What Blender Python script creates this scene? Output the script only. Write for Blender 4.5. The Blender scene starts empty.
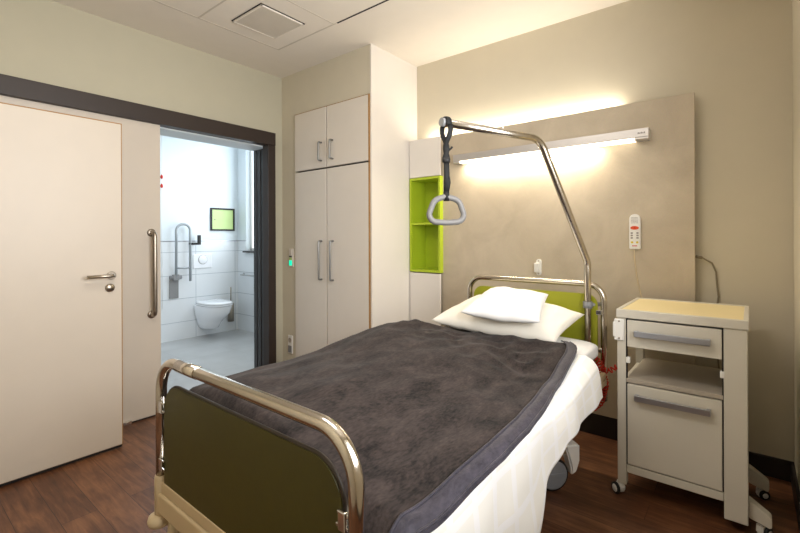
import bpy, bmesh, math, random
from mathutils import Vector, Matrix, noise
random.seed(7)
SC = bpy.context.scene
COL = SC.collection
PI = math.pi
R = math.radians

# ------------------------------------------------------------------ camera, world, light, exposure
cam = bpy.data.cameras.new('camera')
camo = bpy.data.objects.new('camera', cam); COL.objects.link(camo)
YAW, ROLL, FPX, CY = 0.6791, -0.0041, 433.0, 237.5
camo.matrix_world = (Matrix.Translation((0, 0, 1.39)) @ Matrix.Rotation(YAW, 4, 'Z')
                     @ Matrix.Rotation(PI/2, 4, 'X') @ Matrix.Rotation(ROLL, 4, 'Z'))
cam.sensor_width = 36.0
cam.lens = FPX*36.0/800
cam.shift_y = -(266.5-CY)/800
cam.clip_start = 0.02
SC.camera = camo

world = bpy.data.worlds.new('world'); SC.world = world; world.use_nodes = True
bg = world.node_tree.nodes['Background']
bg.inputs[0].default_value = (0.75, 0.87, 1.0, 1); bg.inputs[1].default_value = 1.0

def area(name, loc, rot, sx, sy, power, color):
    l = bpy.data.lights.new(name, 'AREA'); l.shape = 'RECTANGLE'; l.size = sx; l.size_y = sy
    l.energy = power; l.color = color
    o = bpy.data.objects.new(name, l); COL.objects.link(o); o.location = loc; o.rotation_euler = rot
    return o
# daylight through the window in the right hand wall (outside the frame)
area('daylight', (0.46, 1.10, 1.85), (0, R(100), 0), 1.3, 1.5, 62, (0.98, 0.985, 1.0)).data.spread = R(150)
# added ceiling fill light (outside the frame, above the foot of the bed)
area('fill_lamp_light', (-1.35, 0.80, 2.93), (0, 0, 0), 1.2, 0.5, 22, (1.0, 0.95, 0.90))
# daylight through the bathroom window
area('bathroom_daylight', (-5.3, 3.56, 2.05), (R(-90), 0, 0), 1.0, 1.6, 18, (0.84, 0.92, 1.0))
# bathroom ceiling lamp
area('bathroom_lamp_light', (-4.9, 2.3, 2.86), (0, 0, 0), 0.9, 0.9, 14, (0.90, 0.96, 1.0))

SC.view_settings.view_transform = 'Standard'
SC.view_settings.look = 'None'
SC.view_settings.gamma = 1.0
SC.view_settings.exposure = -0.06
SC.view_settings.use_curve_mapping = False

# ------------------------------------------------------------------ materials
def lin(c):
    return tuple(((x/12.92) if x <= 0.04045 else ((x+0.055)/1.055)**2.4) for x in c)
def s8(r, g, b): return lin((r/255, g/255, b/255))

def mat(name, col, rough=0.5, metal=0.0, var=0.03, scale=8.0, bump=0.0, bscale=60.0, spec=0.5, sheen=0.0, emis=None, estr=0.0, coat=0.0):
    m = bpy.data.materials.new(name); m.use_nodes = True
    nt = m.node_tree; b = nt.nodes['Principled BSDF']
    b.inputs['Roughness'].default_value = rough
    b.inputs['Metallic'].default_value = metal
    b.inputs['Specular IOR Level'].default_value = spec
    if sheen: b.inputs['Sheen Weight'].default_value = sheen
    if coat: b.inputs['Coat Weight'].default_value = coat
    tc = nt.nodes.new('ShaderNodeTexCoord')
    n = nt.nodes.new('ShaderNodeTexNoise'); n.inputs['Scale'].default_value = scale; n.inputs['Detail'].default_value = 4
    nt.links.new(tc.outputs['Object'], n.inputs['Vector'])
    r = nt.nodes.new('ShaderNodeValToRGB')
    lo = tuple(max(0, c*(1-var)) for c in col); hi = tuple(min(1, c*(1+var)) for c in col)
    r.color_ramp.elements[0].color = (*lo, 1); r.color_ramp.elements[1].color = (*hi, 1)
    r.color_ramp.elements[0].position = 0.3; r.color_ramp.elements[1].position = 0.7
    nt.links.new(n.outputs['Fac'], r.inputs['Fac'])
    nt.links.new(r.outputs['Color'], b.inputs['Base Color'])
    if bump:
        n2 = nt.nodes.new('ShaderNodeTexNoise'); n2.inputs['Scale'].default_value = bscale; n2.inputs['Detail'].default_value = 3
        nt.links.new(tc.outputs['Object'], n2.inputs['Vector'])
        bp = nt.nodes.new('ShaderNodeBump'); bp.inputs['Strength'].default_value = bump; bp.inputs['Distance'].default_value = 0.01
        nt.links.new(n2.outputs['Fac'], bp.inputs['Height']); nt.links.new(bp.outputs['Normal'], b.inputs['Normal'])
    if emis:
        b.inputs['Emission Color'].default_value = (*emis, 1); b.inputs['Emission Strength'].default_value = estr
    return m

M = {}
M['wall'] = mat('wall_paint', s8(208, 199, 178), 0.85, bump=0.05, bscale=180, var=0.012)
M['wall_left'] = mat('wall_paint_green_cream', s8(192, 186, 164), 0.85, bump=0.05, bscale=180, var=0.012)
M['ceiling'] = mat('ceiling_paint', s8(234, 226, 214), 0.9, bump=0.03, bscale=200, var=0.01)
M['joint'] = mat('ceiling_joint', s8(205, 196, 182), 0.9)
M['gap'] = mat('dark_gap', s8(40, 34, 30), 0.9)
M['laminate'] = mat('laminate_cream', s8(206, 195, 180), 0.42, var=0.01, bump=0.02, bscale=300)
M['closet'] = mat('laminate_cool_cream', s8(224, 215, 203), 0.45, var=0.01, bump=0.02, bscale=300)
M['white'] = mat('white_panel', s8(228, 222, 214), 0.35, var=0.01)
M['edge'] = mat('edge_band_wood', s8(158, 118, 66), 0.5, var=0.12, scale=30)
M['brown'] = mat('dark_brown_metal', s8(46, 34, 27), 0.5, var=0.05)
M['grey'] = mat('dark_grey_metal', s8(56, 56, 57), 0.5, var=0.04)
M['baseboard'] = mat('baseboard_dark', s8(36, 30, 27), 0.5, var=0.08)
M['steel'] = mat('brushed_steel', s8(168, 158, 144), 0.32, 1.0, var=0.05, scale=40)
M['chrome'] = mat('chrome', s8(206, 198, 186), 0.16, 1.0, var=0.02)
M['pole'] = mat('pole_steel', s8(206, 198, 186), 0.24, 1.0, var=0.03)
M['ring'] = mat('ring_grey', s8(122, 120, 118), 0.5, var=0.03)
M['railgrey'] = mat('rail_grey', s8(166, 172, 176), 0.3, 0.35, var=0.03)
M['chrome_bright'] = mat('chrome_bright', s8(225, 225, 225), 0.1, 1.0, var=0.02)
M['alu'] = mat('aluminium_cool', s8(176, 178, 186), 0.3, 0.9, var=0.03)
M['handle'] = mat('handle_grey', s8(150, 150, 148), 0.35, 0.8, var=0.03)
M['lime'] = mat('lime_green', s8(176, 196, 44), 0.45, var=0.03)
M['headgreen'] = mat('headboard_green', s8(152, 154, 32), 0.45, var=0.03)
M['olive'] = mat('footboard_olive_shaded', s8(70, 66, 16), 0.42, var=0.05, scale=30, bump=0.03, bscale=250)  # darker than the head panel: shade at the foot end put into the colour
M['olive_edge'] = mat('footboard_edge', s8(50, 40, 30), 0.5)
M['bed_beige'] = mat('bed_beige_lacquer', s8(206, 186, 150), 0.4, var=0.03)
M['cab'] = mat('bedside_lacquer', s8(208, 202, 188), 0.42, var=0.012)
M['cab_top'] = mat('bedside_top', s8(236, 218, 166), 0.4, var=0.012)
M['cab_in'] = mat('bedside_inner', s8(172, 162, 148), 0.5, var=0.02)
M['rubber'] = mat('rubber_black', s8(28, 27, 27), 0.6)
M['wheel'] = mat('wheel_grey', s8(140, 142, 146), 0.5)
M['plastic'] = mat('white_plastic', s8(238, 236, 230), 0.35, var=0.01)
M['plastic_grey'] = mat('grey_plastic', s8(140, 140, 141), 0.45, var=0.03)
M['black'] = mat('black_webbing', s8(10, 10, 10), 0.7, bump=0.2, bscale=400)
M['red'] = mat('red_plastic', s8(200, 42, 20), 0.4)
M['orange'] = mat('orange_button', s8(226, 84, 40), 0.4)
M['yellow'] = mat('yellow_button', s8(226, 200, 40), 0.4)
M['button'] = mat('grey_button', s8(140, 130, 124), 0.5)
M['cablegrey'] = mat('cable_grey', s8(140, 128, 104), 0.5)
M['cord'] = mat('cord_pale', s8(212, 194, 160), 0.5)
M['sheet'] = mat('white_sheet', s8(240, 238, 236), 0.85, bump=0.12, bscale=90, var=0.01, sheen=0.2)
M['porcelain'] = mat('porcelain', s8(244, 246, 250), 0.12, var=0.005, coat=0.3)
M['bathpaint'] = mat('bath_paint', s8(228, 236, 240), 0.8, var=0.008)
M['pale_green'] = mat('hatch_green', s8(190, 214, 140), 0.4, var=0.03)
M['green_led'] = mat('green_display', s8(20, 220, 170), 0.4, emis=s8(10, 235, 180), estr=1.1)
M['lampglow'] = mat('lamp_diffuser', s8(255, 244, 220), 0.5, emis=(1.0, 0.90, 0.72), estr=3.0)
M['ledglow'] = mat('led_diffuser', s8(255, 244, 220), 0.5, emis=(1.0, 0.88, 0.70), estr=1.5)
M['windowglow'] = mat('frosted_daylit_pane', s8(240, 246, 255), 0.6, emis=(0.86, 0.94, 1.0), estr=1.6)
M['lampface'] = mat('lamp_housing', s8(206, 202, 200), 0.35, 0.6, var=0.02)
M['ink'] = mat('grey_ink', s8(120, 112, 108), 0.6)

def nodes(m):
    nt = m.node_tree; return nt, nt.nodes['Principled BSDF']

def floor_mat():
    m = bpy.data.materials.new('wood_plank_floor'); m.use_nodes = True
    nt, b = nodes(m); L = nt.links.new; N = nt.nodes.new
    tc = N('ShaderNodeTexCoord')
    br = N('ShaderNodeTexBrick'); br.offset = 0.37; br.inputs['Scale'].default_value = 1.0
    br.inputs['Brick Width'].default_value = 1.1; br.inputs['Row Height'].default_value = 0.15
    br.inputs['Mortar Size'].default_value = 0.0015; br.inputs['Mortar Smooth'].default_value = 0.2
    br.inputs['Color1'].default_value = (0.2, 0.2, 0.2, 1); br.inputs['Color2'].default_value = (0.85, 0.85, 0.85, 1)
    br.inputs['Mortar'].default_value = (0, 0, 0, 1); br.inputs['Bias'].default_value = 0.0
    L(tc.outputs['Object'], br.inputs['Vector'])
    mp = N('ShaderNodeMapping'); mp.inputs['Scale'].default_value = (1.6, 15, 1)
    L(tc.outputs['Object'], mp.inputs['Vector'])
    n1 = N('ShaderNodeTexNoise'); n1.inputs['Scale'].default_value = 2.4; n1.inputs['Detail'].default_value = 8; n1.inputs['Roughness'].default_value = 0.68
    n1.inputs['Distortion'].default_value = 0.6
    ad = N('ShaderNodeVectorMath'); ad.operation = 'ADD'
    sc = N('ShaderNodeVectorMath'); sc.operation = 'SCALE'; sc.inputs['Scale'].default_value = 7.0
    L(br.outputs['Color'], sc.inputs[0]); L(mp.outputs['Vector'], ad.inputs[0]); L(sc.outputs['Vector'], ad.inputs[1])
    L(ad.outputs['Vector'], n1.inputs['Vector'])
    n2 = N('ShaderNodeTexNoise'); n2.inputs['Scale'].default_value = 5.0; n2.inputs['Detail'].default_value = 5
    L(tc.outputs['Object'], n2.inputs['Vector'])
    a = N('ShaderNodeMath'); a.operation = 'MULTIPLY_ADD'; a.inputs[1].default_value = 0.30; 
    L(br.outputs['Fac'], a.inputs[0])
    mx = N('ShaderNodeMix'); mx.data_type = 'FLOAT'; mx.inputs[0].default_value = 0.35
    L(n1.outputs['Fac'], mx.inputs[2]); L(n2.outputs['Fac'], mx.inputs[3])
    sx = N('ShaderNodeSeparateColor'); L(br.outputs['Color'], sx.inputs[0])
    m2 = N('ShaderNodeMath'); m2.operation = 'MULTIPLY_ADD'; m2.inputs[1].default_value = 0.16
    L(sx.outputs[0], m2.inputs[0]); L(mx.outputs[0], m2.inputs[2])
    r = N('ShaderNodeValToRGB')
    e = r.color_ramp.elements
    e[0].position = 0.36; e[0].color = (*s8(52, 30, 19), 1)
    e[1].position = 0.82; e[1].color = (*s8(150, 103, 70), 1)
    k = r.color_ramp.elements.new(0.56); k.color = (*s8(98, 61, 39), 1)
    L(m2.outputs[0], r.inputs['Fac'])
    mm = N('ShaderNodeMix'); mm.data_type = 'RGBA'
    L(br.outputs['Fac'], mm.inputs[0]); L(r.outputs['Color'], mm.inputs[6]); mm.inputs[7].default_value = (*s8(50, 30, 20), 1)
    L(mm.outputs[2], b.inputs['Base Color'])
    b.inputs['Roughness'].default_value = 0.42
    bp = N('ShaderNodeBump'); bp.inputs['Strength'].default_value = 0.12; bp.inputs['Distance'].default_value = 0.003
    L(n1.outputs['Fac'], bp.inputs['Height']); L(bp.outputs['Normal'], b.inputs['Normal'])
    return m

def tile_mat(name, col, grout, w, h, rough, axes, off=0.0, shift=(0, 0, 0), mort=0.004, mottle=0.02):
    m = bpy.data.materials.new(name); m.use_nodes = True
    nt, b = nodes(m); L = nt.links.new; N = nt.nodes.new
    tc = N('ShaderNodeTexCoord'); sp = N('ShaderNodeSeparateXYZ'); L(tc.outputs['Object'], sp.inputs[0])
    cb = N('ShaderNodeCombineXYZ')
    L(sp.outputs[axes[0]], cb.inputs[0]); L(sp.outputs[axes[1]], cb.inputs[1])
    mp = N('ShaderNodeMapping'); mp.inputs['Location'].default_value = shift; L(cb.outputs[0], mp.inputs['Vector'])
    br = N('ShaderNodeTexBrick'); br.offset = off; br.inputs['Scale'].default_value = 1
    br.inputs['Brick Width'].default_value = w; br.inputs['Row Height'].default_value = h
    br.inputs['Mortar Size'].default_value = mort; br.inputs['Mortar Smooth'].default_value = 0.1
    br.inputs['Color1'].default_value = (*col, 1); br.inputs['Color2'].default_value = (*[c*0.97 for c in col], 1)
    br.inputs['Mortar'].default_value = (*grout, 1)
    L(mp.outputs[0], br.inputs['Vector'])
    n = N('ShaderNodeTexNoise'); n.inputs['Scale'].default_value = 3; n.inputs['Detail'].default_value = 6
    L(tc.outputs['Object'], n.inputs['Vector'])
    r = N('ShaderNodeValToRGB'); r.color_ramp.elements[0].color = (1-mottle*2, 1-mottle*2, 1-mottle*2, 1); r.color_ramp.elements[1].color = (1, 1, 1, 1)
    r.color_ramp.elements[0].position = 0.3; r.color_ramp.elements[1].position = 0.7
    L(n.outputs['Fac'], r.inputs['Fac'])
    mu = N('ShaderNodeMix'); mu.data_type = 'RGBA'; mu.blend_type = 'MULTIPLY'; mu.inputs[0].default_value = 1
    L(br.outputs['Color'], mu.inputs[6]); L(r.outputs['Color'], mu.inputs[7]); L(mu.outputs[2], b.inputs['Base Color'])
    b.inputs['Roughness'].default_value = rough
    bp = N('ShaderNodeBump'); bp.inputs['Strength'].default_value = 0.3; bp.inputs['Distance'].default_value = 0.002; bp.invert = True
    L(br.outputs['Fac'], bp.inputs['Height']); L(bp.outputs['Normal'], b.inputs['Normal'])
    return m

def stone_mat():
    m = bpy.data.materials.new('stone_look_laminate'); m.use_nodes = True
    nt, b = nodes(m); L = nt.links.new; N = nt.nodes.new
    tc = N('ShaderNodeTexCoord')
    n = N('ShaderNodeTexNoise'); n.inputs['Scale'].default_value = 3.2; n.inputs['Detail'].default_value = 9; n.inputs['Roughness'].default_value = 0.62; n.inputs['Distortion'].default_value = 0.5
    L(tc.outputs['Object'], n.inputs['Vector'])
    r = N('ShaderNodeValToRGB'); e = r.color_ramp.elements
    e[0].position = 0.3; e[0].color = (*s8(182, 168, 146), 1); e[1].position = 0.72; e[1].color = (*s8(204, 190, 167), 1)
    L(n.outputs['Fac'], r.inputs['Fac'])
    n2 = N('ShaderNodeTexNoise'); n2.inputs['Scale'].default_value = 160; L(tc.outputs['Object'], n2.inputs['Vector'])
    mu = N('ShaderNodeMix'); mu.data_type = 'RGBA'; mu.blend_type = 'OVERLAY'; mu.inputs[0].default_value = 0.12
    L(r.outputs['Color'], mu.inputs[6]); L(n2.outputs['Color'], mu.inputs[7]); L(mu.outputs[2], b.inputs['Base Color'])
    b.inputs['Roughness'].default_value = 0.6
    return m

def blanket_mat(name, c0, c1, rough=0.9, sheen=0.5, k=1.0):
    m = bpy.data.materials.new(name); m.use_nodes = True
    nt, b = nodes(m); L = nt.links.new; N = nt.nodes.new
    tc = N('ShaderNodeTexCoord')
    mp = N('ShaderNodeMapping'); mp.inputs['Scale'].default_value = (5, 2.4, 3); mp.inputs['Rotation'].default_value = (0, 0, 0.5)
    L(tc.outputs['Object'], mp.inputs['Vector'])
    n = N('ShaderNodeTexNoise'); n.inputs['Scale'].default_value = 2.2*k; n.inputs['Detail'].default_value = 10; n.inputs['Roughness'].default_value = 0.70; n.inputs['Distortion'].default_value = 0.5
    L(mp.outputs[0], n.inputs['Vector'])
    n2 = N('ShaderNodeTexNoise'); n2.inputs['Scale'].default_value = 140; n2.inputs['Detail'].default_value = 4
    mp2 = N('ShaderNodeMapping'); mp2.inputs['Scale'].default_value = (1, 0.35, 1); L(tc.outputs['Object'], mp2.inputs['Vector'])
    L(mp2.outputs[0], n2.inputs['Vector'])
    mx = N('ShaderNodeMix'); mx.data_type = 'FLOAT'; mx.inputs[0].default_value = 0.32
    L(n.outputs['Fac'], mx.inputs[2]); L(n2.outputs['Fac'], mx.inputs[3])
    r = N('ShaderNodeValToRGB'); e = r.color_ramp.elements
    e[0].position = 0.36; e[0].color = (*c0, 1); e[1].position = 0.66; e[1].color = (*c1, 1)
    L(mx.outputs[0], r.inputs['Fac']); L(r.outputs['Color'], b.inputs['Base Color'])
    b.inputs['Roughness'].default_value = rough; b.inputs['Sheen Weight'].default_value = sheen
    b.inputs['Specular IOR Level'].default_value = 0.15
    bp = N('ShaderNodeBump'); bp.inputs['Strength'].default_value = 0.5; bp.inputs['Distance'].default_value = 0.006
    L(mx.outputs[0], bp.inputs['Height']); L(bp.outputs['Normal'], b.inputs['Normal'])
    return m

def coverlet_mat():
    m = bpy.data.materials.new('white_jacquard_cover'); m.use_nodes = True
    nt, b = nodes(m); L = nt.links.new; N = nt.nodes.new
    uv = N('ShaderNodeUVMap')
    br = N('ShaderNodeTexBrick'); br.offset = 0.0; br.inputs['Scale'].default_value = 1
    br.inputs['Brick Width'].default_value = 0.17; br.inputs['Row Height'].default_value = 0.13
    br.inputs['Mortar Size'].default_value = 0.016; br.inputs['Mortar Smooth'].default_value = 0.15
    br.inputs['Color1'].default_value = (*s8(244, 241, 234), 1); br.inputs['Color2'].default_value = (*s8(246, 244, 239), 1)
    br.inputs['Mortar'].default_value = (*s8(248, 247, 247), 1)
    L(uv.outputs[0], br.inputs['Vector'])
    wv = N('ShaderNodeTexWave'); wv.inputs['Scale'].default_value = 55; wv.inputs['Distortion'].default_value = 0.3
    L(uv.outputs[0], wv.inputs['Vector'])
    L(br.outputs['Color'], b.inputs['Base Color'])
    bp = N('ShaderNodeBump'); bp.inputs['Strength'].default_value = 0.08; bp.inputs['Distance'].default_value = 0.003
    L(wv.outputs['Fac'], bp.inputs['Height']); L(bp.outputs['Normal'], b.inputs['Normal'])
    b.inputs['Roughness'].default_value = 0.85
    return m

M['floor'] = floor_mat()
M['bathtile'] = tile_mat('white_wall_tile_far', s8(236, 240, 243), s8(190, 198, 204), 0.6, 0.32, 0.25, (1, 2), 0.0, (0.05, 0.08, 0))
M['bathtile_side'] = tile_mat('white_wall_tile_side', s8(234, 239, 243), s8(184, 192, 198), 0.6, 0.32, 0.25, (0, 2), 0.0, (0.1, 0.08, 0))
M['bathfloor'] = tile_mat('grey_floor_tile', s8(188, 189, 189), s8(170, 172, 172), 0.6, 0.6, 0.35, (0, 1), 0.0, (0.2, 0.1, 0), 0.003, 0.08)
M['stone'] = stone_mat()
M['blanket'] = blanket_mat('charcoal_plush', s8(17, 15, 15), s8(72, 62, 59), sheen=0.06)
M['band'] = blanket_mat('charcoal_satin_band', s8(46, 44, 52), s8(74, 70, 80), 0.42, 0.1, 2.5)
M['coverlet'] = coverlet_mat()
M['pillow'] = mat('pillow_cream', s8(243, 238, 226), 0.85, bump=0.1, bscale=60, var=0.02, scale=5)
M['pillow_white'] = mat('pillow_white', s8(242, 240, 238), 0.85, bump=0.1, bscale=60, var=0.01)

# ------------------------------------------------------------------ mesh helpers
def NB(): return bmesh.new()

def box(bm, x0, x1, y0, y1, z0, z1, bev=0.0, seg=2, mi=0):
    x0, x1 = min(x0, x1), max(x0, x1); y0, y1 = min(y0, y1), max(y0, y1); z0, z1 = min(z0, z1), max(z0, z1)
    t = bmesh.new(); bmesh.ops.create_cube(t, size=1)
    for v in t.verts:
        v.co = Vector(((x0+x1)/2+v.co.x*(x1-x0), (y0+y1)/2+v.co.y*(y1-y0), (z0+z1)/2+v.co.z*(z1-z0)))
    if bev > 0:
        bmesh.ops.bevel(t, geom=t.edges[:], offset=min(bev, 0.49*min(x1-x0, y1-y0, z1-z0)), segments=seg, affect='EDGES', profile=0.5)
    join(bm, t, mi)

def join(bm, t, mi=0, mw=None):
    vm = {}
    for v in t.verts:
        vm[v] = bm.verts.new(mw @ v.co if mw else v.co)
    for f in t.faces:
        try:
            g = bm.faces.new([vm[v] for v in f.verts]); g.smooth = f.smooth; g.material_index = mi if mi else f.material_index
        except ValueError: pass
    t.free()

def fillet(pts, r, n=8):
    """round the corners of a polyline"""
    P = [Vector(p) for p in pts]; out = [P[0]]
    for i in range(1, len(P)-1):
        a, b, c = P[i-1], P[i], P[i+1]
        rr = r[i-1] if isinstance(r, (list, tuple)) else r
        d1 = (a-b).normalized(); d2 = (c-b).normalized()
        ang = d1.angle(d2)
        if rr <= 0 or ang > PI-0.02: out.append(b); continue
        tl = min(rr/math.tan(ang/2), 0.49*(a-b).length, 0.49*(c-b).length)
        rr = tl*math.tan(ang/2)
        ctr = b+(d1+d2).normalized()*(rr/math.sin(ang/2))
        p1 = b+d1*tl; p2 = b+d2*tl
        v1 = p1-ctr; v2 = p2-ctr
        tot = v1.angle(v2); ax = v1.cross(v2).normalized()
        for k in range(n+1):
            out.append(ctr+Matrix.Rotation(tot*k/n, 3, ax) @ v1)
    out.append(P[-1])
    return out

def tube(bm, pts, r, n=12, closed=False, cap=True, ry=None, up=None):
    P = [Vector(p) for p in pts]; N = len(P)
    rings = []
    t0 = ((P[1]-P[0]) if not closed else (P[1]-P[-1])).normalized()
    u = Vector(up) if up else (Vector((0, 0, 1)) if abs(t0.z) < 0.9 else Vector((1, 0, 0)))
    u = (u-t0*u.dot(t0)).normalized()
    for i in range(N):
        if closed: t = (P[(i+1) % N]-P[i-1]).normalized()
        elif i == 0: t = (P[1]-P[0]).normalized()
        elif i == N-1: t = (P[-1]-P[-2]).normalized()
        else: t = ((P[i+1]-P[i]).normalized()+(P[i]-P[i-1]).normalized()).normalized()
        u = (u-t*u.dot(t)).normalized(); w = t.cross(u)
        rr = r[i] if isinstance(r, (list, tuple)) else r
        r2 = ry if ry else rr
        rings.append([bm.verts.new(P[i]+u*(rr*math.cos(2*PI*k/n))+w*(r2*math.sin(2*PI*k/n))) for k in range(n)])
    m = N if closed else N-1
    for i in range(m):
        A, B = rings[i], rings[(i+1) % N]
        for k in range(n):
            f = bm.faces.new((A[k], A[(k+1) % n], B[(k+1) % n], B[k])); f.smooth = True
    if cap and not closed:
        bm.faces.new(rings[0][::-1]); bm.faces.new(rings[-1])

def cyl(bm, p0, p1, r, n=20): tube(bm, [p0, p1], r, n)

def lathe(bm, prof, origin, axis=(0, 0, 1), n=24):
    """prof: list of (radius, height) along axis"""
    q = Vector((0, 0, 1)).rotation_difference(Vector(axis)); o = Vector(origin)
    rings = []
    for (r, h) in prof:
        if r < 1e-6: rings.append([bm.verts.new(o+q @ Vector((0, 0, h)))])
        else: rings.append([bm.verts.new(o+q @ Vector((r*math.cos(2*PI*k/n), r*math.sin(2*PI*k/n), h))) for k in range(n)])
    for A, B in zip(rings, rings[1:]):
        for k in range(n):
            a0, a1 = A[k % len(A)], A[(k+1) % len(A)]; b0, b1 = B[k % len(B)], B[(k+1) % len(B)]
            vs = [a0, a1, b1, b0]; vs = [v for i, v in enumerate(vs) if v not in vs[:i]]
            if len(vs) > 2:
                f = bm.faces.new(vs); f.smooth = True
    if len(rings[0]) > 1: bm.faces.new(rings[0][::-1])
    if len(rings[-1]) > 1: bm.faces.new(rings[-1])

def prism(bm, poly, axis, a, b, bev=0.0):
    """poly: 2D outline; extruded along axis from a to b.  axis 'y': (x,z); 'x': (y,z); 'z': (x,y)"""
    t = bmesh.new()
    def mk(p, d):
        return {'y': (p[0], d, p[1]), 'x': (d, p[0], p[1]), 'z': (p[0], p[1], d)}[axis]
    A = [t.verts.new(mk(p, a)) for p in poly]; B = [t.verts.new(mk(p, b)) for p in poly]
    n = len(poly)
    for i in range(n): t.faces.new((A[i], A[(i+1) % n], B[(i+1) % n], B[i]))
    t.faces.new(A[::-1]); t.faces.new(B)
    bmesh.ops.recalc_face_normals(t, faces=t.faces[:])
    if bev > 0:
        bmesh.ops.bevel(t, geom=[e for e in t.edges if e.calc_face_angle(0) > 0.6], offset=bev, segments=2, affect='EDGES')
    join(bm, t)

def rrect(x0, x1, z0, z1, r, n=6):
    out = []
    rs = r if isinstance(r, (list, tuple)) else (r, r, r, r)   # bl, br, tr, tl
    for (cx, cz, a0, rr) in ((x0, z0, PI, rs[0]), (x1, z0, 1.5*PI, rs[1]), (x1, z1, 0, rs[2]), (x0, z1, 0.5*PI, rs[3])):
        sx = 1 if cx == x0 else -1; sz = 1 if cz == z0 else -1
        for k in range(n+1):
            a = a0+0.5*PI*k/n
            out.append((cx+sx*rr+rr*math.cos(a), cz+sz*rr+rr*math.sin(a)))
    return out

def grid(bm, f, nu, nv, uvf=None, mi=0):
    """f(i/nu, j/nv) -> point"""
    V = [[bm.verts.new(f(i/nu, j/nv)) for j in range(nv+1)] for i in range(nu+1)]
    lay = bm.loops.layers.uv.verify() if uvf else None
    for i in range(nu):
        for j in range(nv):
            q = ((i, j), (i+1, j), (i+1, j+1), (i, j+1))
            fc = bm.faces.new([V[a][b] for a, b in q]); fc.smooth = True; fc.material_index = mi
            if uvf:
                for lp, (a, b) in zip(fc.loops, q): lp[lay].uv = uvf(a/nu, b/nv)
    return V

def obj(name, bm, m, parent=None, recalc=True, mods=None, loc=None):
    if recalc: bmesh.ops.recalc_face_normals(bm, faces=bm.faces[:])
    me = bpy.data.meshes.new(name); bm.to_mesh(me); bm.free()
    for k in (m if isinstance(m, (list, tuple)) else [m]): me.materials.append(M[k] if isinstance(k, str) else k)
    o = bpy.data.objects.new(name, me); COL.objects.link(o)
    if parent: o.parent = parent
    if loc: o.location = loc
    return o

def solid(o, th, off=1.0):
    md = o.modifiers.new('thickness', 'SOLIDIFY'); md.thickness = th; md.offset = off; return o

def tag(o, label, cat, group=None, kind=None):
    if label: o['label'] = label
    if cat: o['category'] = cat
    if group: o['group'] = group
    if kind: o['kind'] = kind
    return o

def thing(name, label, cat, loc=(0, 0, 0), rotz=0, group=None, kind=None):
    o = bpy.data.objects.new(name, None); COL.objects.link(o); o.empty_display_size = 0.1
    o.location = loc; o.rotation_euler = (0, 0, rotz)
    return tag(o, label, cat, group, kind)

def struct(name, bm, m, label=None, cat=None, parent=None):
    o = obj(name, bm, m, parent)
    if not parent: tag(o, label, cat, None, 'structure')
    return o

def shift_mesh(bm, v): bmesh.ops.translate(bm, verts=bm.verts[:], vec=v)

# ------------------------------------------------------------------ dimensions (metres)
XL, XR = -3.679, 0.192          # left wall, right wall
YB, YR = 3.296, -0.42           # head wall, rear wall
YW, XW = 2.662, -2.446          # wardrobe front, wardrobe right side
YP, XP = 3.213, -0.2615         # face and right end of the stone panel
H = 3.006
XT = -3.921                     # bathroom side of the left wall
BX, BY, BH = -6.1, 3.6, 2.95    # bathroom far wall, right wall, ceiling

# ------------------------------------------------------------------ the room shell
b = NB(); box(b, XT, XR+0.3, YR-0.2, YB+0.2, -0.1, 0.0)
struct('floor', b, 'floor', 'dark brown wood plank floor of the patient room', 'floor')
b = NB(); box(b, BX-0.2, XT, 0.6, BY+0.2, -0.1, 0.0)
struct('floor_bathroom', b, 'bathfloor', 'pale grey tiled bathroom floor beyond the doorway', 'floor')
b = NB(); box(b, XT, XR+0.3, YR-0.2, YB+0.4, H, H+0.12)
struct('ceiling', b, 'ceiling', 'off-white flat ceiling of the patient room', 'ceiling')

# ceiling tile joints
b = NB()
zj = H-0.0015
for x in (-3.14,):
    box(b, x-0.006, x+0.006, -0.3, 2.245, zj, H)
for y in (2.24, 1.545, 0.85):
    box(b, -3.14, -2.42 if y == 2.24 else -1.2, y-0.006, y+0.006, zj, H)
for x in (-2.44,):
    box(b, x-0.004, x+0.004, 0.85, 2.235, zj, H)
struct('trim_1', b, 'joint', 'thin grey joints around the ceiling tiles', 'ceiling joint')
b = NB(); box(b, -2.41, -1.2, 2.236, 2.250, zj, H)
struct('trim_2', b, 'gap', 'dark open joint at the edge of the ceiling tiles', 'ceiling joint')

# left wall with the bathroom doorway (y 1.15 .. 2.50, z 0 .. 2.31)
DY0, DY1, DZ = 1.15, 2.515, 2.30
b = NB()
box(b, XT, XL, YR-0.2, DY0, 0, H); box(b, XT, XL, DY1, YW, 0, H); box(b, XT, XL, DY0, DY1, DZ, H)
struct('wall_left', b, 'wall_left', 'cream wall with the bathroom doorway', 'wall')
# head wall, with the recess of the green niche
NX0, NX1 = -2.446, -2.098
b = NB()
box(b, XT, NX0, YB, YB+0.2, 0, H); box(b, NX1, XR+0.3, YB, YB+0.2, 0, H)
box(b, NX0, NX1, YB, YB+0.2, 0, 1.06); box(b, NX0, NX1, YB, YB+0.2, 1.95, H); box(b, NX0, NX1, YB+0.11, YB+0.2, 1.06, 1.95)
struct('wall_back', b, 'wall', 'cream wall behind the head of the bed', 'wall')
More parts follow.
